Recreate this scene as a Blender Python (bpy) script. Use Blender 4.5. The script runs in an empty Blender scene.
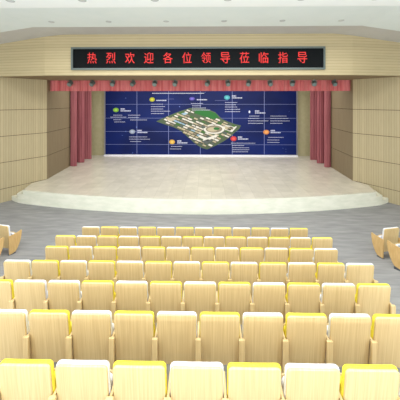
import bpy, bmesh, math, random
from mathutils import Vector, Matrix
random.seed(7)
scene = bpy.context.scene
C = scene.collection
U = 0.0505          # one plan unit in metres (sideways)
DD = 13.79          # depth of the proscenium corner
CZ = 4.55           # eye height above the flat floor
SZ = 0.61           # stage height

# ---------------------------------------------------------------- materials
def mat(name, col, rough=0.6, spec=0.3, metal=0.0, emit=None, es=0.0):
    m = bpy.data.materials.new(name); m.use_nodes = True
    p = m.node_tree.nodes['Principled BSDF']
    p.inputs['Base Color'].default_value = (*col, 1)
    p.inputs['Roughness'].default_value = rough
    p.inputs['Specular IOR Level'].default_value = spec
    p.inputs['Metallic'].default_value = metal
    if emit:
        p.inputs['Emission Color'].default_value = (*emit, 1)
        p.inputs['Emission Strength'].default_value = es
    return m

def srgb(r, g, b):
    f = lambda v: (v/255/12.92) if v/255 <= .04045 else ((v/255+.055)/1.055)**2.4
    return (f(r), f(g), f(b))

def noise_mat(name, c1, c2, scale, coord='Object', nscale=5.0, detail=3, rough=.6, spec=.3, bump=0, lo=.35, hi=.65, rnd=0):
    m = mat(name, c1, rough, spec); nt = m.node_tree; N = nt.nodes; L = nt.links
    p = N['Principled BSDF']
    tc = N.new('ShaderNodeTexCoord'); mp = N.new('ShaderNodeMapping'); mp.inputs['Scale'].default_value = scale
    ns = N.new('ShaderNodeTexNoise'); ns.inputs['Scale'].default_value = nscale; ns.inputs['Detail'].default_value = detail
    cr = N.new('ShaderNodeValToRGB')
    cr.color_ramp.elements[0].position = lo; cr.color_ramp.elements[0].color = (*c1, 1)
    cr.color_ramp.elements[1].position = hi; cr.color_ramp.elements[1].color = (*c2, 1)
    L.new(tc.outputs[coord], mp.inputs['Vector'])
    vec = mp.outputs['Vector']
    if rnd:
        oi = N.new('ShaderNodeObjectInfo'); mu = N.new('ShaderNodeMath'); mu.operation = 'MULTIPLY'; mu.inputs[1].default_value = 50
        L.new(oi.outputs['Random'], mu.inputs[0])
        va = N.new('ShaderNodeVectorMath'); va.operation = 'ADD'
        L.new(vec, va.inputs[0]); L.new(mu.outputs[0], va.inputs[1]); vec = va.outputs[0]
    L.new(vec, ns.inputs['Vector']); L.new(ns.outputs['Fac'], cr.inputs['Fac'])
    L.new(cr.outputs['Color'], p.inputs['Base Color'])
    if bump:
        b = N.new('ShaderNodeBump'); b.inputs['Strength'].default_value = bump
        L.new(ns.outputs['Fac'], b.inputs['Height']); L.new(b.outputs['Normal'], p.inputs['Normal'])
    return m

def slat_mat(name, base, dark, axis, period, duty=.14, rough=.6):
    """veneer boards: fine grooves across UV axis (0 = vertical grooves, 1 = horizontal grooves), metres."""
    m = mat(name, base, rough, .25); nt = m.node_tree; N = nt.nodes; L = nt.links; p = N['Principled BSDF']
    uv = N.new('ShaderNodeUVMap'); sp = N.new('ShaderNodeSeparateXYZ'); L.new(uv.outputs['UV'], sp.inputs[0])
    dv = N.new('ShaderNodeMath'); dv.operation = 'DIVIDE'; dv.inputs[1].default_value = period
    L.new(sp.outputs[axis], dv.inputs[0])
    fr = N.new('ShaderNodeMath'); fr.operation = 'FRACT'; L.new(dv.outputs[0], fr.inputs[0])
    lt = N.new('ShaderNodeMath'); lt.operation = 'LESS_THAN'; lt.inputs[1].default_value = duty; L.new(fr.outputs[0], lt.inputs[0])
    fl = N.new('ShaderNodeMath'); fl.operation = 'FLOOR'; L.new(dv.outputs[0], fl.inputs[0])
    wn = N.new('ShaderNodeTexWhiteNoise'); wn.noise_dimensions = '1D'; L.new(fl.outputs[0], wn.inputs['W'])
    mp = N.new('ShaderNodeMapping'); mp.inputs['Scale'].default_value = (30, 2, 1) if axis == 0 else (2, 30, 1)
    L.new(uv.outputs['UV'], mp.inputs[0])
    ns = N.new('ShaderNodeTexNoise'); ns.inputs['Scale'].default_value = 1; L.new(mp.outputs[0], ns.inputs['Vector'])
    ad = N.new('ShaderNodeMath'); ad.operation = 'MULTIPLY_ADD'; ad.inputs[1].default_value = .5; L.new(wn.outputs['Value'], ad.inputs[0]); L.new(ns.outputs['Fac'], ad.inputs[2])
    mr = N.new('ShaderNodeMapRange'); mr.inputs[1].default_value = .3; mr.inputs[2].default_value = 1.1; mr.inputs[3].default_value = 1.0; mr.inputs[4].default_value = .86
    L.new(ad.outputs[0], mr.inputs[0])
    mx = N.new('ShaderNodeMix'); mx.data_type = 'RGBA'
    mx.inputs[6].default_value = (*base, 1); mx.inputs[7].default_value = (*dark, 1)
    L.new(lt.outputs[0], mx.inputs[0])
    vm = N.new('ShaderNodeVectorMath'); vm.operation = 'SCALE'
    L.new(mx.outputs[2], vm.inputs[0]); L.new(mr.outputs[0], vm.inputs['Scale'])
    L.new(vm.outputs[0], p.inputs['Base Color'])
    return m

def tile_mat(name, c1, c2, mortar, size, rough, spec):
    m = mat(name, c1, rough, spec); nt = m.node_tree; N = nt.nodes; L = nt.links; p = N['Principled BSDF']
    tc = N.new('ShaderNodeTexCoord'); br = N.new('ShaderNodeTexBrick'); br.offset = 0
    br.inputs['Color1'].default_value = (*c1, 1); br.inputs['Color2'].default_value = (*c2, 1); br.inputs['Mortar'].default_value = (*mortar, 1)
    br.inputs['Scale'].default_value = 1; br.inputs['Mortar Size'].default_value = .006
    br.inputs['Brick Width'].default_value = size; br.inputs['Row Height'].default_value = size
    L.new(tc.outputs['Object'], br.inputs['Vector'])
    ns = N.new('ShaderNodeTexNoise'); ns.inputs['Scale'].default_value = 2.5; ns.inputs['Detail'].default_value = 5
    L.new(tc.outputs['Object'], ns.inputs['Vector'])
    mr = N.new('ShaderNodeMapRange'); mr.inputs[1].default_value = .3; mr.inputs[2].default_value = .7; mr.inputs[3].default_value = .9; mr.inputs[4].default_value = 1.04
    L.new(ns.outputs['Fac'], mr.inputs[0])
    vm = N.new('ShaderNodeVectorMath'); vm.operation = 'SCALE'
    L.new(br.outputs['Color'], vm.inputs[0]); L.new(mr.outputs[0], vm.inputs['Scale']); L.new(vm.outputs[0], p.inputs['Base Color'])
    return m

M = {}
M['wood'] = noise_mat('maple_veneer', srgb(216, 187, 134), srgb(230, 204, 152), (75, 5, 1.3), nscale=1, detail=3, rough=.42, spec=.4, rnd=1)
M['side_wood'] = noise_mat('oak_side', srgb(205, 165, 105), srgb(222, 188, 130), (26, 26, 1.5), nscale=3, detail=4, rough=.45, spec=.35, rnd=1)
M['yellow'] = noise_mat('yellow_fabric', srgb(242, 224, 64), srgb(248, 232, 84), (1, 1, 1), nscale=90, rough=.9, spec=.1)
M['white'] = noise_mat('white_fabric', srgb(226, 228, 234), srgb(238, 238, 242), (1, 1, 1), nscale=90, rough=.9, spec=.1)
M['wall'] = slat_mat('wall_veneer', srgb(188, 174, 140), srgb(174, 159, 124), 0, .105, .2)
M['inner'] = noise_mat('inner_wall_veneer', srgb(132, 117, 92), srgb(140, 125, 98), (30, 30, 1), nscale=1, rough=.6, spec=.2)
M['fascia'] = slat_mat('fascia_veneer', srgb(196, 181, 144), srgb(180, 164, 128), 1, .118, .22)
M['gap'] = mat('dark_joint', srgb(70, 56, 40), .9, .1)
M['soffit'] = noise_mat('soffit_board', srgb(140, 124, 100), srgb(148, 131, 107), (1, 1, 1), rough=.7, spec=.1)
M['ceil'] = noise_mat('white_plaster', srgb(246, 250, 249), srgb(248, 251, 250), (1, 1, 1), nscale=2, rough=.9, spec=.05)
M['ceil_mid'] = noise_mat('shaded_white_plaster', srgb(232, 241, 240), srgb(235, 243, 242), (1, 1, 1), nscale=2, rough=.9, spec=.05)  # same white plaster, darkened to paint in the shade at the ceiling step
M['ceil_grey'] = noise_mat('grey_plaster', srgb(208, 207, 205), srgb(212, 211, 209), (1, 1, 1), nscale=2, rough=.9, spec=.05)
M['carpet'] = noise_mat('grey_carpet', srgb(138, 138, 139), srgb(160, 160, 159), (.5, 2.6, 1), nscale=2.6, detail=10, rough=.95, spec=.05, lo=.3, hi=.7)
M['stage_top'] = tile_mat('stage_tiles', srgb(219, 213, 196), srgb(211, 205, 187), srgb(196, 190, 172), .6, .22, .4)
M['stage_front'] = noise_mat('pale_stone', srgb(240, 240, 226), srgb(228, 230, 214), (1, 1, 3), nscale=2.2, detail=5, rough=.4, spec=.3)
M['curtain'] = noise_mat('rose_velvet', srgb(146, 84, 90), srgb(166, 102, 106), (14, 14, .6), nscale=1, rough=.9, spec=.1)
M['valance'] = noise_mat('red_velvet', srgb(196, 98, 100), srgb(216, 128, 128), (9, 9, .3), nscale=1, rough=.85, spec=.1)
M['backwall'] = noise_mat('cream_wall', srgb(176, 168, 132), srgb(182, 174, 138), (1, 1, 1), rough=.8, spec=.1)
M['metal'] = mat('dark_metal', srgb(104, 114, 112), .4, .5, .4)
M['lens'] = mat('lens_glass', srgb(120, 134, 134), .15, .6)
M['frame'] = mat('sign_frame', srgb(98, 108, 105), .45, .4, .2)
M['screen'] = mat('led_screen', srgb(14, 17, 19), .7, .1)
M['led'] = mat('red_led', (.5, .02, .02), .6, .1, 0, (1.0, .10, .09), .36)
M['foot'] = mat('dark_foot', srgb(80, 84, 90), .5, .4)
M['lamp'] = mat('lamp_trim', srgb(190, 196, 196), .5, .3)
M['lampglass'] = mat('lamp_diffuser', srgb(200, 204, 204), .4, .3)
M['navy'] = noise_mat('navy_print', srgb(4, 20, 76), srgb(12, 34, 104), (.25, 1, .35), nscale=1.2, detail=2, rough=.45, spec=.2)
M['joint'] = mat('panel_joint', srgb(120, 130, 178), .5, .3)
M['ink'] = mat('white_ink', srgb(196, 200, 222), .5, .2)
M['glow'] = mat('painted_glow', srgb(246, 244, 250), .4, .3)  # near-white stands in for light glowing along the backdrop foot
M['gold'] = mat('edge_trim', srgb(150, 150, 150), .4, .4, .3)

# ---------------------------------------------------------------- helpers
def link(name, me, parent=None, mats=()):
    o = bpy.data.objects.new(name, me); C.objects.link(o)
    for m in mats: me.materials.append(m)
    if parent: o.parent = parent
    return o
def finish(name, bm, mats, parent=None, smooth=False, recalc=True):
    if recalc: bmesh.ops.recalc_face_normals(bm, faces=bm.faces[:])
    me = bpy.data.meshes.new(name); bm.to_mesh(me); bm.free()
    if smooth:
        for p in me.polygons: p.use_smooth = True
        try: me.set_sharp_from_angle(angle=math.radians(40))
        except Exception: pass
    if not isinstance(mats, (list, tuple)): mats = [mats]
    return link(name, me, parent, mats)
def tag(o, label=None, cat=None, group=None, kind=None):
    if label: o['label'] = label
    if cat: o['category'] = cat
    if group: o['group'] = group
    if kind: o['kind'] = kind
    return o
def empty(name, loc, rz=0):
    o = bpy.data.objects.new(name, None); C.objects.link(o); o.location = loc; o.rotation_euler = (0, 0, rz)
    o.empty_display_size = .1
    return o
def box(bm, x0, x1, y0, y1, z0, z1, mi=0, bev=0):
    r = bmesh.ops.create_cube(bm, size=1)
    vs = r['verts']
    for v in vs:
        v.co = Vector(((x0+x1)/2+v.co.x*(x1-x0), (y0+y1)/2+v.co.y*(y1-y0), (z0+z1)/2+v.co.z*(z1-z0)))
    fs = {f for v in vs for f in v.link_faces}
    for f in fs: f.material_index = mi
    if bev:
        es = {e for v in vs for e in v.link_edges}
        bmesh.ops.bevel(bm, geom=list(es), offset=bev, segments=2, affect='EDGES', profile=.7)
def prism(bm, pts, z0, z1, mi_side=0, mi_top=None):
    lo = [bm.verts.new((x, y, z0)) for x, y in pts]; hi = [bm.verts.new((x, y, z1)) for x, y in pts]
    n = len(pts)
    for i in range(n):
        f = bm.faces.new((lo[i], lo[(i+1) % n], hi[(i+1) % n], hi[i])); f.material_index = mi_side
    f = bm.faces.new(hi); f.material_index = mi_side if mi_top is None else mi_top
    f = bm.faces.new(lo[::-1]); f.material_index = mi_side
def cyl(bm, c, r, depth, axis='Z', seg=20, r2=None, mi=0, rot=None):
    mtx = Matrix.Translation(c)
    if rot is not None: mtx = mtx @ rot
    elif axis == 'Y': mtx = mtx @ Matrix.Rotation(math.pi/2, 4, 'X')
    elif axis == 'X': mtx = mtx @ Matrix.Rotation(math.pi/2, 4, 'Y')
    r_ = bmesh.ops.create_cone(bm, cap_ends=True, segments=seg, radius1=r, radius2=r if r2 is None else r2, depth=depth, matrix=mtx)
    for f in {f for v in r_['verts'] for f in v.link_faces}: f.material_index = mi

# ---------------------------------------------------------------- setting
def P(xu, d): return (xu*U, d*DD)

# floor: flat by the stage, raked under the audience
bm = bmesh.new()
FY = 8.12; SL = .2164
def fz(y): return max(0.0, (FY-y)*SL)
prof = [(-2.2, fz(-2.2)), (FY-.35, fz(FY-.35)), (FY-.12, fz(FY-.12)), (FY+.15, 0), (21.2, 0)]
top = []; HW = 10.6
for y, z in prof: top.append([bm.verts.new((x, y, z)) for x in (-HW, HW)])
bot = [[bm.verts.new((x, y, -.3)) for x in (-HW, HW)] for y in (-2.2, 21.2)]
for i in range(len(prof)-1): bm.faces.new((top[i][0], top[i][1], top[i+1][1], top[i+1][0]))
bm.faces.new((bot[0][0], bot[1][0], bot[1][1], bot[0][1]))
bm.faces.new((bot[0][0], bot[0][1], top[0][1], top[0][0])); bm.faces.new((bot[1][1], bot[1][0], top[-1][0], top[-1][1]))
bm.faces.new([bot[0][0]]+[t[0] for t in top]+[bot[1][0]]); bm.faces.new([bot[0][1]]+[t[1] for t in top]+[bot[1][1]])
tag(finish('floor', bm, M['carpet']), kind='structure')

ZS = [0.0, .61, 1.80, 2.99, 4.186, CZ+22.2*U]
SOF = ZS[-1]
COR = 153.0; WS = -1
corner = {-1: P(-COR, 1), 1: P(COR, 1)}
def panel_wall(name, pts, zs, m, gapm, thick=.12, side=1, uvs=True):
    """veneer boards with open joints over a dark backing; pts run in plan, boards face the left of the run when side=1"""
    bm = bmesh.new(); uvl = bm.loops.layers.uv.new('UVMap'); dist = 0
    for a, b in zip(pts[:-1], pts[1:]):
        a = Vector(a); b = Vector(b); L_ = (b-a).length; t = (b-a)/L_; n = Vector((-t.y, t.x))*side
        def quadbox(z0, z1, o0, o1, mi):
            q = [a+n*o0, b+n*o0, b+n*o1, a+n*o1]
            lo = [bm.verts.new((p.x, p.y, z0)) for p in q]; hi = [bm.verts.new((p.x, p.y, z1)) for p in q]
            fs = [bm.faces.new((lo[i], lo[(i+1) % 4], hi[(i+1) % 4], hi[i])) for i in range(4)]+[bm.faces.new(hi), bm.faces.new(lo[::-1])]
            for f in fs:
                f.material_index = mi
                for lp in f.loops:
                    v = lp.vert.co; s = (Vector((v.x, v.y))-a).dot(t)+dist
                    lp[uvl].uv = (s, v.z)
        quadbox(zs[0], zs[-1], -thick, -.02, 1)
        for z0, z1 in zip(zs[:-1], zs[1:]):
            quadbox(z0+(.011 if z0 > zs[0] else 0), z1-(.011 if z1 < zs[-1] else 0), -.03, 0, 0)
        dist += L_
    return tag(finish(name, bm, [m, gapm]), kind='structure')
for s, nm in ((-1, 'left'), (1, 'right')):
    c = corner[s]
    ow = (s*(COR+22.9)*U, (1-.118)*DD)
    k = (10.5-abs(c[0]))/(abs(ow[0])-abs(c[0]))
    far = (s*10.5, c[1]+(ow[1]-c[1])*k)
    panel_wall('wall_'+nm+'_front', [c, far, (s*10.5, -2.0)], ZS, M['wall'], M['gap'], side=-s)
    # upper part of the hall side wall above the boards
    bm = bmesh.new()
    q0 = Vector(far); 
    box(bm, min(s*10.5, s*10.62), max(s*10.5, s*10.62), -2.0, far[1]+.2, SOF, 7.9)
    f2 = Vector(far); c2 = Vector(c); nn = Vector((s*.08, .05))
    prism(bm, [tuple(c2+nn*.5), tuple(f2+nn*.5), tuple(f2+nn*2), tuple(c2+nn*2)], SOF+.07, 7.9)
    tag(finish('trim_'+('1' if s < 0 else '2'), bm, M['ceil']), kind='structure')
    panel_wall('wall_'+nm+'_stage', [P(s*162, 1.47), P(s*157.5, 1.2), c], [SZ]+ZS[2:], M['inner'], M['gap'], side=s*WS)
    bm = bmesh.new()
    # stage tower above the proscenium sides closes the stage house
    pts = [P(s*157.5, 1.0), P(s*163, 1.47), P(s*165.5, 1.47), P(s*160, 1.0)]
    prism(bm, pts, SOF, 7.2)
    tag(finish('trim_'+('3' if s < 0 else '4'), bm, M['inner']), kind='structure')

bm = bmesh.new(); box(bm, -8.35, 8.35, 1.46*DD, 1.46*DD+.15, 0, 7.2)
tag(finish('wall_back', bm, M['backwall']), kind='structure')
bm = bmesh.new(); box(bm, -8.35, 8.35, 1.0*DD+.9, 1.47*DD, SOF+.9, SOF+1.0)
tag(finish('trim_5', bm, M['soffit']), kind='structure')   # stage house ceiling

# fascia and soffit
FP = [(-112*1.0, .83), (112, .83)]
fas = [(-208, .885), (-170, .858), (-128, .83), (-112, .829), (112, .829), (128, .83), (170, .858), (208, .885)]
def ceil_z(xu, base): return CZ+(base - max(0, abs(xu)-112)*.1)*U
bm = bmesh.new(); uvl = bm.loops.layers.uv.new('UVMap'); dist = 0
for (a, da), (b, db) in zip(fas[:-1], fas[1:]):
    A = Vector(P(a, da)); B = Vector(P(b, db)); L_ = (B-A).length; n = Vector((0, .15))
    za, zb = ceil_z(a, 56.4)+.02, ceil_z(b, 56.4)+.02
    z0 = SOF
    v = [bm.verts.new((p.x, p.y, z)) for p, z in ((A, z0), (B, z0), (B, zb), (A, za), (A+n, z0), (B+n, z0), (B+n, zb), (A+n, za))]
    for idx in ((0, 1, 2, 3), (5, 4, 7, 6), (4, 5, 1, 0), (3, 2, 6, 7)):
        f = bm.faces.new([v[i] for i in idx])
        for lp in f.loops:
            lp[uvl].uv = (dist+(0 if lp.vert in (v[0], v[3], v[4], v[7]) else L_), lp.vert.co.z)
    dist += L_
tag(finish('wall_fascia', bm, M['fascia'], recalc=False), kind='structure')
# soffit slab: from fascia back to valance line, out to the side walls
bm = bmesh.new()
pts = [(P(a, d)[0], P(a, d)[1]+.02) for a, d in fas]+[P(208, 1.075), P(-208, 1.075)]
prism(bm, pts, SOF+.001, SOF+.06)
tag(finish('ceiling_soffit', bm, M['soffit']), kind='structure')

# stepped ceiling: three levels (grey cove over the fascia, panel B with lamps, panel A above the seats)
def ceiling_slab(name, base, far_edge, near_y, m, th=.1, xo=208):
    bm = bmesh.new()
    lo, hi = [], []
    for xu, d in far_edge: lo.append((xu*U, d*DD, ceil_z(xu, base)))
    near = [(x*U, near_y, ceil_z(x, base)) for x, d in far_edge]
    n = len(far_edge)
    a = [bm.verts.new(p) for p in lo]; b = [bm.verts.new(p) for p in near]
    a2 = [bm.verts.new((p[0], p[1], p[2]+th)) for p in lo]; b2 = [bm.verts.new((p[0], p[1], p[2]+th)) for p in near]
    for i in range(n-1):
        bm.faces.new((a[i], a[i+1], b[i+1], b[i])); bm.faces.new((a2[i], b2[i], b2[i+1], a2[i+1]))
        bm.faces.new((a[i], a2[i], a2[i+1], a[i+1])); bm.faces.new((b[i], b[i+1], b2[i+1], b2[i]))
    bm.faces.new((a[0], b[0], b2[0], a2[0])); bm.faces.new((a[-1], a2[-1], b2[-1], b[-1]))
    return tag(finish(name, bm, m), kind='structure')
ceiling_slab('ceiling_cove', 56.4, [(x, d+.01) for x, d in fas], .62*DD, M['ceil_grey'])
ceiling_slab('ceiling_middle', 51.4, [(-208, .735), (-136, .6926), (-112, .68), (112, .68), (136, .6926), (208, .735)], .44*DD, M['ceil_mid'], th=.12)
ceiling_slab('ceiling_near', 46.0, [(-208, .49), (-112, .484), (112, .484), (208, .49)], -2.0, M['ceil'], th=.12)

# stage platform with curved front and end steps
def arc(x, off=0): # depth of the front edge at plan x (units)
    return .801+.0745*(abs(x)/154.0)**2 + off
pts = []
n = 36
for i in range(n+1):
    x = -155+310*i/n; pts.append(P(x, arc(x)))
pts += [P(160, .951), P(153.2, 1.0), P(157.7, 1.2), P(162, 1.455), P(-162, 1.455), P(-157.7, 1.2), P(-153.2, 1.0), P(-160, .951)]
bm = bmesh.new(); prism(bm, pts, 0.0, SZ, 0, 1)
# small rounded nosing slab
tag(finish('floor_stage', bm, [M['stage_front'], M['stage_top']]), kind='structure')
for s in (-1, 1):
    def wx(d): return COR+(1-d)/.118*22.9   # outer wall plan line
    for k, (xo, h) in enumerate(((163, .41), (172.5, .20))):
        bm = bmesh.new()
        fr = []
        x = 153.0
        while x < xo+.01: fr.append(P(s*x, arc(x, .0005 + .0012*k + .0009*max(0, x-155)**2/18))); x += 1.5
        dw = 1-(xo+1-COR)/22.9*.118
        inner = [P(s*(wx(.955)-.6), .955), P(s*153.5, .955)]
        dend = .925 if k else .94
        outer = [P(s*(wx(dend)-.6), dend)]
        prism(bm, fr+outer+inner, 0, h-.003*k, 0)
        tag(finish('trim_%d' % (6+k+(0 if s < 0 else 2)), bm, M['stage_front']), kind='structure')

# ---------------------------------------------------------------- curtains
def ribbon(name, path, z0, z1, m, th=.02, nz=1, wob=0):
    bm = bmesh.new(); n = len(path)
    nrm = []
    for i in range(n):
        a = Vector(path[max(0, i-1)]); b = Vector(path[min(n-1, i+1)]); t = (b-a).normalized(); nrm.append(Vector((-t.y, t.x)))
    F = []; Bk = []
    for j in range(nz+1):
        z = z0+(z1-z0)*j/nz
        F.append([bm.verts.new((path[i][0]+nrm[i].x*th/2, path[i][1]+nrm[i].y*th/2, z)) for i in range(n)])
        Bk.append([bm.verts.new((path[i][0]-nrm[i].x*th/2, path[i][1]-nrm[i].y*th/2, z)) for i in range(n)])
    for j in range(nz):
        for i in range(n-1):
            bm.faces.new((F[j][i], F[j][i+1], F[j+1][i+1], F[j+1][i])); bm.faces.new((Bk[j][i+1], Bk[j][i], Bk[j+1][i], Bk[j+1][i+1]))
        bm.faces.new((F[j][0], F[j+1][0], Bk[j+1][0], Bk[j][0])); bm.faces.new((F[j][-1], Bk[j][-1], Bk[j+1][-1], F[j+1][-1]))
    for i in range(n-1):
        bm.faces.new((F[0][i], Bk[0][i], Bk[0][i+1], F[0][i+1])); bm.faces.new((F[-1][i], F[-1][i+1], Bk[-1][i+1], Bk[-1][i]))
    return finish(name, bm, m, smooth=True)
def cat_path(pts, n=14):
    out = []
    for i in range(len(pts)-1):
        p0 = Vector(pts[max(0, i-1)]); p1 = Vector(pts[i]); p2 = Vector(pts[i+1]); p3 = Vector(pts[min(len(pts)-1, i+2)])
        for k in range(n):
            t = k/n
            out.append(tuple(.5*((2*p1)+(p2-p0)*t+(2*p0-5*p1+4*p2-p3)*t*t+(-p0+3*p1-3*p2+p3)*t**3)))
    out.append(pts[-1]); return out
for s, nm in ((-1, 'left'), (1, 'right')):
    key = []
    for d0 in (1.2, 1.275, 1.352):
        wl = 153+4.5*(d0-1)/.2 - .8
        ex = (d0-1.2)*26
        key += [(wl, d0+.004), (wl-3, d0), (wl-6.2-ex, d0+.002), (wl-6.8-ex, d0+.008), (wl-4.5, d0+.014), (wl-.6, d0+.03), (wl-.4, d0+.05)]
    path = cat_path([P(s*x, d) for x, d in key])
    # fine pleats over the big folds
    pp = []
    for i, (x, y) in enumerate(path): pp.append((x+.014*math.sin(i*1.05), y+.014*math.sin(i*1.05+1)))
    o = ribbon('side_curtain', pp, SZ+.015, SOF+.3, M['curtain'], nz=1)
    tag(o, 'tall rose velvet curtain hanging in deep folds along the %s side of the stage' % nm, 'curtain', 'stage side curtains')
path = []
x = -153.2*U
W = 153.5*U
nseg = 760
rp = random.Random(3)
cells = []; cx = -W
while cx < W: w_ = rp.uniform(.42, .62); cells.append((cx, w_, rp.uniform(.05, .085))); cx += w_
def val_y(x):
    for c0, w_, a in cells:
        if c0 <= x < c0+w_:
            t = (x-c0)/w_
            return -a*(math.sin(math.pi*t)**.45)+.012*math.sin(t*17)
    return 0
for i in range(nseg+1):
    x = -W+2*W*i/nseg; path.append((x, 1.025*DD+val_y(x)))
vz0 = CZ+11.25*U
o = ribbon('stage_valance', path, vz0, SOF-.004, M['valance'], th=.014)
tag(o, 'red pleated velvet valance across the top of the stage opening', 'curtain')

# ---------------------------------------------------------------- LED sign
sx = 104.6*U; sy = .829*DD
sign = empty('led_sign', (0, sy, 5.89)); tag(sign, 'long black LED sign with red Chinese characters on the fascia above the stage', 'sign')
h = .955
bm = bmesh.new(); f_ = .078
box(bm, -sx, sx, -.12, -.002, 0, f_, bev=.006); box(bm, -sx, sx, -.12, -.002, h-f_, h, bev=.006)
box(bm, -sx, -sx+f_, -.12, -.002, f_, h-f_, bev=.004); box(bm, sx-f_, sx, -.12, -.002, f_, h-f_, bev=.004)
finish('frame', bm, M['frame'], sign)
bm = bmesh.new(); box(bm, -sx+f_, sx-f_, -.08, -.004, f_, h-f_)
finish('screen', bm, M['screen'], sign)
def text_mesh(body, size):
    cu = bpy.data.curves.new('t', 'FONT'); cu.body = body; cu.size = size; cu.align_x = 'CENTER'; cu.resolution_u = 3; cu.extrude = .004; cu.offset = 0
    o = bpy.data.objects.new('t', cu); C.objects.link(o)
    bpy.context.view_layer.update()
    me = bpy.data.meshes.new_from_object(o); bpy.data.objects.remove(o); return me
for i, ch in enumerate('热烈欢迎各位领导莅临指导'):
    me = text_mesh(ch, .455)
    xs = [v.co.x for v in me.vertices]; ys = [v.co.y for v in me.vertices]
    cx, cy = (min(xs)+max(xs))/2, (min(ys)+max(ys))/2
    w_, h_ = max(xs)-min(xs), max(ys)-min(ys)
    kx = .395/w_ if w_ else 1; ky = .455/h_ if h_ else 1
    tx = (-5.5+i)*.795-.03
    for v in me.vertices:
        X, Y, Z = v.co; v.co = (tx+(X-cx)*kx, -.086-Z, .50+(Y-cy)*ky)
    o = link('character', me, sign, [M['led']])

# ---------------------------------------------------------------- backdrop display
pd = 1.444
def pz(y, off=0): return CZ-(y-102.0)*pd*U
def px_(x): return ((x-204.5)*pd+6)*U
PW = 138*U; pb = SZ+.10; pt = 5.9
disp = empty('backdrop_display', (0, pd*DD, SZ)); tag(disp, 'navy blue backdrop panel with an aerial campus map at the rear of the stage', 'display panel')
def local(bm_fn, name, m, th0, th1): pass
bm = bmesh.new(); box(bm, -PW, PW, 0, .08, .10, pt-SZ); finish('board', bm, M['navy'], disp)
bm = bmesh.new(); box(bm, -PW-.03, PW+.03, -.25, .10, .002, .10, bev=.01); finish('base_glow_strip', bm, M['glow'], disp)  # low white box added to draw the glow of light under the board
for s in (-1, 1):
    bm = bmesh.new(); box(bm, min(s*PW, s*(PW+.09)), max(s*PW, s*(PW+.09)), -.02, .1, .1, pt-SZ); finish('edge_trim', bm, M['gold'], disp)
bm = bmesh.new(); jw = .018
for i in range(1, 6):
    x = -PW+2*PW*i/6; box(bm, x-jw, x+jw, -.004, .001, .10, pt-SZ)
for y in (104.3, 118.2, 131.6, 144.6):
    z = pz(y)-SZ; box(bm, -PW, PW, -.0035, .001, z-.012, z+.012)
for (x0, x1, y) in ((166, 174, 99), (215, 228, 100.5)):
    z = pz(y)-SZ; box(bm, px_(x0), px_(x1), -.0035, .001, z-.008, z+.008)
finish('joint_line', bm, M['joint'], disp)
def poly(bm, pts, y, mi=0, th=.003):
    vs = [bm.verts.new((px_(x), y-th, pz(yy)-SZ)) for x, yy in pts]; ws = [bm.verts.new((px_(x), y, pz(yy)-SZ)) for x, yy in pts]
    n = len(pts)
    fs = [bm.faces.new(vs), bm.faces.new(ws[::-1])]+[bm.faces.new((vs[i], ws[i], ws[(i+1) % n], vs[(i+1) % n])) for i in range(n)]
    for f in fs: f.material_index = mi
def ell(bm, cx, cy, rx, ry, y, mi=0, n=20, r_in=None):
    pts = [(cx+rx*math.cos(2*math.pi*i/n), cy+ry*math.sin(2*math.pi*i/n)) for i in range(n)]
    poly(bm, pts, y, mi)
# campus map: printed island with parks, roofs and a round plaza
cols = [srgb(82, 98, 74), srgb(48, 112, 54), srgb(188, 176, 146), srgb(222, 218, 208), srgb(140, 130, 110), srgb(92, 98, 96), srgb(70, 110, 52), srgb(92, 84, 70), srgb(150, 178, 200)]
mm = [mat('map_ink', c, .5, .2) for c in cols]
bm = bmesh.new()
out = [(156, 121.5), (162, 118.5), (168, 116), (175, 113), (182, 110.5), (190, 108), (199, 108), (208, 109.5), (215, 112), (219, 116), (222, 119), (228, 121.5), (235, 124), (241, 125.5),
       (239, 129), (234, 133), (230, 137), (224, 141), (216, 145.5), (207, 149.5), (202, 148), (196, 144.5), (191, 140), (186, 135.5), (181, 131), (174, 127.5), (166, 125)]
poly(bm, out, -.004, 0)
poly(bm, [(196, 110), (208, 110.5), (216, 113.5), (219, 118), (212, 119), (203, 116), (194, 113)], -.007, 1)
poly(bm, [(172, 115.5), (182, 111.5), (188, 112), (178, 116.5)], -.007, 6)
rr = random.Random(11)
def inside(x, y):
    c = False; j = len(out)-1
    for i in range(len(out)):
        if (out[i][1] > y) != (out[j][1] > y) and x < (out[j][0]-out[i][0])*(y-out[i][1])/(out[j][1]-out[i][1])+out[i][0]: c = not c
        j = i
    return c
for a in range(-4, 22):
    for b in range(-12, 16):
        x = 168+a*3.9-b*2.1+0*b; y = 118+a*1.55+b*1.75
        if not (inside(x-2.2, y-1) and inside(x+2.6, y+1) and inside(x, y+1.6)): continue
        if 194 < x < 219 and y < 118.3: continue
        if ((x-214)/11)**2+((y-129)/5.2)**2 < 1: continue
        if rr.random() < .1: continue
        wv = rr.uniform(1.4, 2.1); hv = rr.uniform(.45, .7)
        ux, uy = wv*1.0, wv*.42; vx, vy = -hv*1.0, hv*.95
        c = rr.choice([2, 3, 3, 2, 4, 5, 6, 3, 8 if rr.random() < .3 else 2])
        if c in (2, 3, 4):   # shaded south wall printed under the roof
            poly(bm, [(x-ux-vx, y-uy-vy+.5), (x+ux-vx, y+uy-vy+.5), (x+ux+vx, y+uy+vy+.8), (x-ux+vx, y-uy+vy+.8)], -.0085, 7)
        poly(bm, [(x-ux-vx, y-uy-vy), (x+ux-vx, y+uy-vy), (x+ux+vx, y+uy+vy), (x-ux+vx, y-uy+vy)], -.0125, c)
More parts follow.
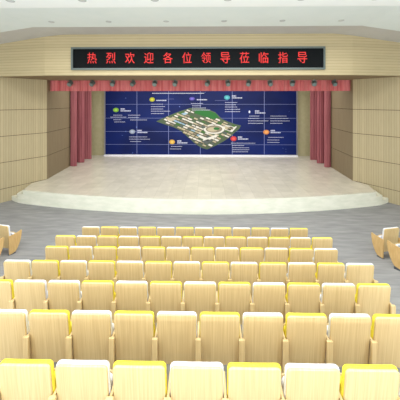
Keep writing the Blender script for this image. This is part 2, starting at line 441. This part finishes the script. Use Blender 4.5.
ell(bm, 214, 129, 10.5, 4.9, -.0085, 3, 28); ell(bm, 214, 129, 8.3, 3.6, -.0125, 4, 28); ell(bm, 212.5, 129.4, 5.2, 2.2, -.0165, 2, 24); ell(bm, 216.5, 128.6, 3, 1.3, -.0205, 1, 20)
poly(bm, [(222, 124.5), (231, 126), (237, 126.5), (232, 132), (225, 130)], -.0085, 3); poly(bm, [(225, 126), (233, 127.5), (230, 130.5), (225, 129)], -.0125, 2)
poly(bm, [(166, 119.5), (171, 117.5), (176, 119), (171, 121.5)], -.0165, 2)
poly(bm, [(181, 113.6), (185, 112.4), (188, 113.6), (184, 115.2)], -.0165, 8)
poly(bm, [(200, 135), (207, 138), (216, 134.5), (218, 135.8), (207, 141), (198, 136.6)], -.0165, 3)
poly(bm, [(201, 141.6), (206, 144), (213, 141), (208, 139.2)], -.0165, 5)
finish('campus_map', bm, mm, disp)
badges = [(115.5, 110, 2.9, 2.2, srgb(130, 178, 60), 'green oval badge'), (152, 99.5, 2.7, 2.2, srgb(176, 176, 40), 'yellow oval badge'), (192, 98.7, 2.7, 1.7, srgb(96, 84, 176), 'purple oval badge'),
          (227, 97.5, 2.9, 2.2, srgb(80, 168, 180), 'turquoise oval badge'), (249.3, 111.8, .9, 1.4, srgb(200, 205, 230), 'tiny white badge'), (266, 132, 3.0, 2.3, srgb(214, 140, 76), 'orange oval badge'),
          (233.5, 138.6, 3.0, 2.5, srgb(196, 62, 62), 'red round badge'), (172, 142, 2.9, 2.3, srgb(206, 162, 70), 'amber oval badge'), (132, 131.8, 2.9, 2.2, srgb(150, 160, 178), 'grey oval badge')]
for x, y, rx, ry, c, lb in badges:
    bm = bmesh.new(); ell(bm, x, y, rx, ry, -.006, 0, 24); ell(bm, x, y, rx*.5, ry*.55, -.010, 1, 16)
    o = finish('badge', bm, [mat('badge_ink', c, .5, .2), mat('badge_core', tuple(min(1, v*1.35+.04) for v in c), .5, .2)], disp); o['label'] = lb
def line(bm, x0, x1, y, h=.55, dash=1.1):
    x = x0
    while x < x1:
        w = min(dash*rr.uniform(.7, 1.3), x1-x)
        poly(bm, [(x, y-h/2), (x+w, y-h/2), (x+w, y+h/2), (x, y+h/2)], -.022, 0, .002)
        x += w+.28
for hx, hy, two, ls in (
    (119.5, 109, 1, ((113, 122, 115.2), (110, 126, 117.2), (113, 121, 119.8), (114, 125, 122), (128, 140, 115.2), (128, 139, 117.5), (130, 147, 120))),
    (155.5, 98.5, 0, ((151, 163, 104.2), (151, 165, 106.6), (151, 163, 109), (151, 170, 111.2), (151, 164, 113.6))),
    (196, 97.8, 0, ((191, 203, 103.5), (192, 201, 105.8), (192, 206, 108), (192, 210, 110))),
    (231, 96, 1, ((225, 237, 102.5), (225, 236, 104.8), (225, 237, 107), (225, 240, 109.3), (225, 240, 111.6))),
    (254, 111, 1, ((249, 259, 116), (248, 259, 118.3), (248, 268, 120.8), (248, 263, 123.2), (270, 286, 116), (270, 288, 118.3), (270, 289, 120.8), (270, 282, 123.2))),
    (269.5, 130.5, 1, ((268, 283, 137.2), (267, 279, 139.8), (267, 279, 142.2))),
    (237, 137, 1, ((231, 255, 143), (232, 244, 145.4), (232, 249, 147.6), (232, 249, 149.6), (232, 248, 151.6))),
    (176.5, 141, 1, ((171, 182, 146.5), (170, 181, 149))),
    (136.5, 130.6, 1, ((129, 147, 137), (129, 150, 139.3), (130, 141, 141.6)))):
    bm = bmesh.new()
    if two: line(bm, hx+.8, hx+5, hy, 1.3, 1.5)
    line(bm, hx+.8, hx+11, hy+1.9, 1.1, 1.3)
    for x0, x1, y in ls: line(bm, x0, x1, y, .5)
    finish('caption', bm, M['ink'], disp)
bm = bmesh.new(); line(bm, 152, 204, 93.3, .8, 1.6); finish('heading', bm, M['ink'], disp)
bm = bmesh.new()
for x, y, r in ((125.5, 98, .5), (136.5, 127.3, .9), (125.5, 131.5, .7), (122, 135.5, .5), (132.5, 153, .6), (179.5, 106.7, .7), (288.5, 111.5, .3), (282.5, 148, .4), (285.5, 149, .4), (285.5, 151.5, .4), (111, 118, .6), (205, 92.5, .6)):
    poly(bm, [(x-r, y), (x-r*.25, y-r*.25), (x, y-r), (x+r*.25, y-r*.25), (x+r, y), (x+r*.25, y+r*.25), (x, y+r), (x-r*.25, y+r*.25)], -.026, 0, .002)
finish('star_print', bm, mat('star_ink', srgb(120, 150, 230), .5, .2), disp)

# ---------------------------------------------------------------- stage spotlights hung in front of the valance
def make_spot():
    root = empty('stage_spotlight', (0, 0, 0))
    bm = bmesh.new(); box(bm, -.03, .03, -.03, .03, -.05, -.001, bev=.004); box(bm, -.128, .128, -.015, .015, -.062, -.045)
    box(bm, -.128, -.115, -.015, .015, -.2, -.05); box(bm, .115, .128, -.015, .015, -.2, -.05)
    finish('yoke', bm, M['metal'], root)
    rot = Matrix.Rotation(math.radians(-52), 4, 'X')
    bm = bmesh.new(); cyl(bm, (0, 0, -.2), .112, .22, rot=rot, seg=24); cyl(bm, Vector((0, 0, -.2))+rot.to_3x3() @ Vector((0, 0, .14)), .112, .08, rot=rot, seg=24, r2=.04)
    finish('housing', bm, M['metal'], root, smooth=True)
    bm = bmesh.new(); cyl(bm, Vector((0, 0, -.2))+rot.to_3x3() @ Vector((0, 0, -.113)), .092, .01, rot=rot, seg=24)
    finish('lens', bm, M['lens'], root)
    return root
def dup(root, loc, rz=0):
    r = root.copy(); C.objects.link(r); r.location = loc; r.rotation_euler = (0, 0, rz)
    for ch in list(root.children):
        c = ch.copy(); C.objects.link(c); c.parent = r; c.matrix_parent_inverse = ch.matrix_parent_inverse.copy()
        for g in list(ch.children):
            d = g.copy(); C.objects.link(d); d.parent = c
    return r
sp_d = .985
ordn = ['first', 'second', 'third', 'fourth', 'fifth', 'sixth', 'seventh', 'eighth', 'ninth', 'tenth', 'eleventh', 'twelfth', 'thirteenth']
proto = make_spot()
sp_px = (69, 91.5, 112, 132.5, 154.5, 175, 207.5, 228, 248.5, 270, 292, 313.5, 333.5)
for i, x in enumerate(sp_px):
    X = ((x-204.5)*sp_d+6)*U
    loc = (X, sp_d*DD, SOF); rz = math.radians(random.uniform(-25, 25))
    if i == 0: o = proto; o.location = loc; o.rotation_euler = (0, 0, rz)
    else: o = dup(proto, loc, rz)
    if i == 0: lb = 'grey stage spotlight at the far left end of the red valance'
    elif i == 12: lb = 'grey stage spotlight at the far right end of the red valance'
    elif i == 5: lb = 'grey spotlight just left of the wide gap in the middle of the valance'
    elif i == 6: lb = 'grey spotlight just right of the wide gap in the middle of the valance'
    else: lb = 'small grey stage spotlight, %s from the %s along the red valance' % (ordn[i] if i < 6 else ordn[12-i], 'left' if i < 6 else 'right')
    tag(o, lb, 'spotlight', 'spotlights in front of the valance')

# ---------------------------------------------------------------- recessed ceiling lamps
def make_down():
    root = empty('recessed_downlight', (0, 0, 0))
    bm = bmesh.new(); n = 28
    prof = [(.065, -.004), (.085, -.010), (.092, -.004), (.092, .0), (.065, .0)]
    rings = [[bm.verts.new((r*math.cos(2*math.pi*i/n), r*math.sin(2*math.pi*i/n), z)) for i in range(n)] for r, z in prof]
    for a in range(len(prof)):
        A, B = rings[a], rings[(a+1) % len(prof)]
        for i in range(n): bm.faces.new((A[i], A[(i+1) % n], B[(i+1) % n], B[i]))
    finish('trim_ring', bm, M['lamp'], root, smooth=True)
    bm = bmesh.new(); cyl(bm, (0, 0, -.004), .064, .006, seg=28); finish('diffuser', bm, M['lampglass'], root)
    return root
dproto = make_down()
k = 0
for row, (base, d, sp) in enumerate(((51.4, .635, 1.86), (46.0, .449, 1.66))):
    for i in range(6):
        X = (i-2.5)*sp; xu = X/U
        loc = (X, d*DD, ceil_z(xu, base)-.001)
        if k == 0: o = dproto; o.location = loc
        else: o = dup(dproto, loc)
        k += 1
        pos = ['leftmost', 'second from the left', 'third from the left', 'third from the right', 'second from the right', 'rightmost'][i]
        tag(o, 'round recessed ceiling lamp, %s in the %s' % (pos, 'row above the sign' if row == 0 else 'row nearest the viewer'), 'ceiling lamp',
            'ceiling lamps on the middle panel' if row == 0 else 'ceiling lamps on the near panel')

# ---------------------------------------------------------------- seats
def slab(name, w, z0, z1, r, rb, layers, curve, m, parent, nx=10, nz_mid=6, label=None):
    zs = []
    for i in range(6): zs.append(('b', i/6))
    for i in range(nz_mid+1): zs.append(('m', i/nz_mid))
    for i in range(1, 7): zs.append(('t', i/6))
    bm = bmesh.new()
    def pt(i, j, ins, y):
        Z0, Z1, W_ = z0+ins, z1-ins, w/2-ins; R_ = max(.004, r-ins); RB = max(.004, rb-ins)
        k, t = zs[j]
        if k == 'b': a = (1-t)*math.pi/2; z = Z0+RB-RB*math.sin(a); hw = W_-RB+RB*math.cos(a)
        elif k == 'm': z = Z0+RB+(Z1-R_-Z0-RB)*t; hw = W_
        else: a = t*math.pi/2; z = Z1-R_+R_*math.sin(a); hw = W_-R_+R_*math.cos(a)
        x = hw*(2*i/nx-1)
        return (x, y+curve(x, z), z)
    nj = len(zs)
    def grid(ins, y): return [[bm.verts.new(pt(i, j, ins, y)) for i in range(nx+1)] for j in range(nj)]
    def boundary(g): return [g[0][i] for i in range(nx+1)]+[g[j][nx] for j in range(1, nj)]+[g[nj-1][i] for i in range(nx-1, -1, -1)]+[g[j][0] for j in range(nj-2, 0, -1)]
    idx = [(i, 0) for i in range(nx+1)]+[(nx, j) for j in range(1, nj)]+[(i, nj-1) for i in range(nx-1, -1, -1)]+[(0, j) for j in range(nj-2, 0, -1)]
    rings = []
    for q, (y, ins) in enumerate(layers):
        if q in (0, len(layers)-1):
            g = grid(ins, y); rings.append(boundary(g))
            for j in range(nj-1):
                for i in range(nx):
                    bm.faces.new((g[j][i], g[j][i+1], g[j+1][i+1], g[j+1][i]))
        else: rings.append([bm.verts.new(pt(i, j, ins, y)) for i, j in idx])
    for A, B in zip(rings[:-1], rings[1:]):
        n = len(A)
        for i in range(n): bm.faces.new((A[i], A[(i+1) % n], B[(i+1) % n], B[i]))
    o = finish(name, bm, m, parent, smooth=True)
    if label: o['label'] = label
    return o

TOPZ = .90
def back_curve(x, z): return -.02-(z-.55)*.12+.06*(x*x)
def side_panel(name, parent, x, th=.026, wide_rear=True):
    """armrest side panel: wide at the arm, narrow at the foot; profile in the y-z plane"""
    zz = 0.0
    prof = [(-.062, .575), (-.045, .592), (.10, .588), (.27, .592), (.375, .612), (.392, .60), (.388, .53), (.372, .43), (.345, .32), (.30, .21), (.235, .11), (.17, .045),
            (-.02, .035), (-.03, .12), (-.035, .25), (-.045, .40), (-.055, .50)]
    if wide_rear: prof = [(y if y < 0 else y*.55, z) for y, z in prof]
    bm = bmesh.new()
    a = [bm.verts.new((x-th/2, y, z)) for y, z in prof]; b = [bm.verts.new((x+th/2, y, z)) for y, z in prof]
    n = len(prof)
    bm.faces.new(a[::-1]); bm.faces.new(b)
    for i in range(n): bm.faces.new((a[i], a[(i+1) % n], b[(i+1) % n], b[i]))
    bmesh.ops.bevel(bm, geom=bm.edges[:], offset=.004, segments=1, affect='EDGES')
    if wide_rear:  # rear post behind the backs
        box(bm, x-.035, x+.035, -.078, -.042, .10, .60, bev=.006)
    o = finish(name, bm, M['wood'] if wide_rear else M['side_wood'], parent)
    bm = bmesh.new(); box(bm, x-.035, x+.035, -.07, .16, -.02, .045, bev=.008)
    f = finish('foot', bm, M['foot'], o)
    return o
def make_seat(colour, left_arm=False, right_arm=True, side=False):
    root = empty('auditorium_seat', (0, 0, 0))
    wm = M['wood']
    slab('back_shell', .500, .20, TOPZ, .045, .03, [(-.006, .006), (-.001, .001), (.008, 0), (.017, .001), (.021, .004)], back_curve, wm, root)
    cm = M[colour]
    slab('back_cushion', .515, .44, TOPZ+.006, .05, .05, [(.0225, .008), (.03, .001), (.045, 0), (.06, .004), (.068, .012), (.072, .03)], back_curve, cm, root, label=None)
    # folded seat pan, tipped up in front of the back
    def pc(x, z): return .20-(z-.40)*.18
    slab('seat_pan', .47, .31, .60, .07, .04, [(.040, .012), (.046, .002), (.058, .002), (.062, .012)], pc, wm, root, nx=6)
    slab('seat_cushion', .468, .32, .595, .07, .04, [(-.03, .03), (-.026, .012), (-.01, .001), (.02, .001), (.036, .008), (.0395, .016)], pc, cm, root, nx=6)
    if right_arm: side_panel('arm_panel', root, .275, wide_rear=not side)
    if left_arm: side_panel('arm_panel', root, -.275, wide_rear=not side)
    # pivot bar joining shell, pan and arm panels
    bm = bmesh.new(); cyl(bm, (0, .1, .345), .014, .525, axis='X', seg=12); box(bm, -.2, .2, .02, .11, .32, .338)
    finish('pivot_bar', bm, M['foot'], root)
    return root
protos = {}
def get(colour, la, ra, side):
    key = (colour, la, ra, side)
    if key not in protos: protos[key] = [make_seat(*key), False]
    return protos[key]
def place(colour, la, ra, side, loc, rz=0):
    pr = get(colour, la, ra, side)
    if not pr[1]:
        pr[1] = True; o = pr[0]; o.location = loc; o.rotation_euler = (0, 0, rz); return o
    return dup(pr[0], loc, rz)

CX = .303
rows = [ # centre rel. camera, seats, first index, last index, first colour pattern
    (-.300, 12, 0, 11, 'WYWYWYWYWYWY'),
    (-.300, 13, 0, 12, 'YWYWYWYWYWYWY'),
    (-.320, 12, 0, 11, 'YWYWYWYWYWYW'),
    (-.340, 13, 0, 12, 'WYWYWYWYWYWYW'),
    (-.346, 12, 0, 11, 'YWWYWYWYWYWY'),
    (-.355, 13, 2, 11, 'WYWYWYWYWY'),
    (-.350, 12, 2, 10, 'WYWYWYWYW'),
]
rown = ['first row from the stage', 'second row from the stage', 'third row from the stage', 'fourth row from the stage', 'fifth row from the stage', 'second-nearest row', 'row nearest the viewer']
for k, (c, n, i0, i1, pat) in enumerate(rows):
    D = 7.93-.878*k+(.05 if k == 0 else 0); z = .1903*k
    cnt = i1-i0+1
    for i in range(i0, i1+1):
        col = 'yellow' if pat[i-i0] == 'Y' else 'white'
        X = c+CX+(i-(n-1)/2)*.55
        # the top of the back sits .12 m behind the seat origin, so place by the top edge
        o = place(col, i == 0, True, False, (X, D-.027, z))
        q = i-i0
        if q == 0: pos = 'leftmost'
        elif q == cnt-1: pos = 'rightmost'
        elif q < cnt/2: pos = ordn[q]+' from the left'
        else: pos = ordn[cnt-1-q]+' from the right'
        tag(o, 'pale wood seat with %s cushion, %s, %s' % (col, pos, rown[k]), 'seat', 'seats in the '+rown[k])
for s, nm in ((-1, 'left'), (1, 'right')):
    ang = s*math.radians(12)      # turned towards the middle of the hall
    fwd = Vector((-math.sin(ang), math.cos(ang))); rt = Vector((math.cos(ang), math.sin(ang)))
    for r_ in range(2):
        for q in range(1):
            base = Vector((s*(5.71-.12*r_), 8.03-.90*r_))+rt*s*.55*q
            o = place('white', (s == 1 and q == 0) or (s == -1), (s == -1 and q == 0) or (s == 1), True, (base.x, base.y, fz(base.y) if r_ else .0), ang)
            lb = {(0, 0): 'aisle-end seat of the %s side block, front row, with curved oak arm panel' % nm,
                  (0, 1): 'seat cut off by the %s picture edge, front row of the side block' % nm,
                  (1, 0): 'aisle-end seat of the %s side block, second row, mostly cut off' % nm}[(r_, q)]
            tag(o, lb, 'seat', 'seats in the %s side block' % nm)

# ---------------------------------------------------------------- light
w = bpy.data.worlds.new('World'); scene.world = w; w.use_nodes = True
w.node_tree.nodes['Background'].inputs[0].default_value = (.97, 1.0, 1.02, 1); w.node_tree.nodes['Background'].inputs[1].default_value = 2.6
def area(name, loc, rot, sx_, sy_, power, col=(1, 1, .99)):
    l = bpy.data.lights.new(name, 'AREA'); l.shape = 'RECTANGLE'; l.size = sx_; l.size_y = sy_; l.energy = power; l.color = col
    o = bpy.data.objects.new(name, l); C.objects.link(o); o.location = loc; o.rotation_euler = rot; return o
area('hall_lamp_light', (0, 4.6, 6.72), (0, 0, 0), 14, 7, 260)
area('front_lamp_light', (0, 8.8, 7.0), (0, 0, 0), 11, 1.5, 380)
area('ceiling_fill_light', (0, -1.6, 3.4), (math.radians(153), 0, 0), 14, 1.0, 950, (.93, 1, 1.04))  # unseen fill light added behind the camera to brighten the ceiling
area('stage_lamp_light', (0, 16.2, 6.5), (0, 0, 0), 13, 3.5, 520)

# ---------------------------------------------------------------- camera
cam = bpy.data.cameras.new('camera'); co = bpy.data.objects.new('camera', cam); C.objects.link(co)
co.location = (CX, 0, CZ); co.rotation_euler = (math.pi/2, 0, math.radians(.945))
cam.sensor_fit = 'HORIZONTAL'; cam.sensor_width = 36; cam.lens = 273/400*36; cam.shift_y = -.245; cam.clip_end = 200
scene.camera = co
scene.view_settings.view_transform = 'Standard'; scene.view_settings.look = 'None'
scene.view_settings.exposure = .13; scene.view_settings.gamma = 1; scene.view_settings.use_curve_mapping = False
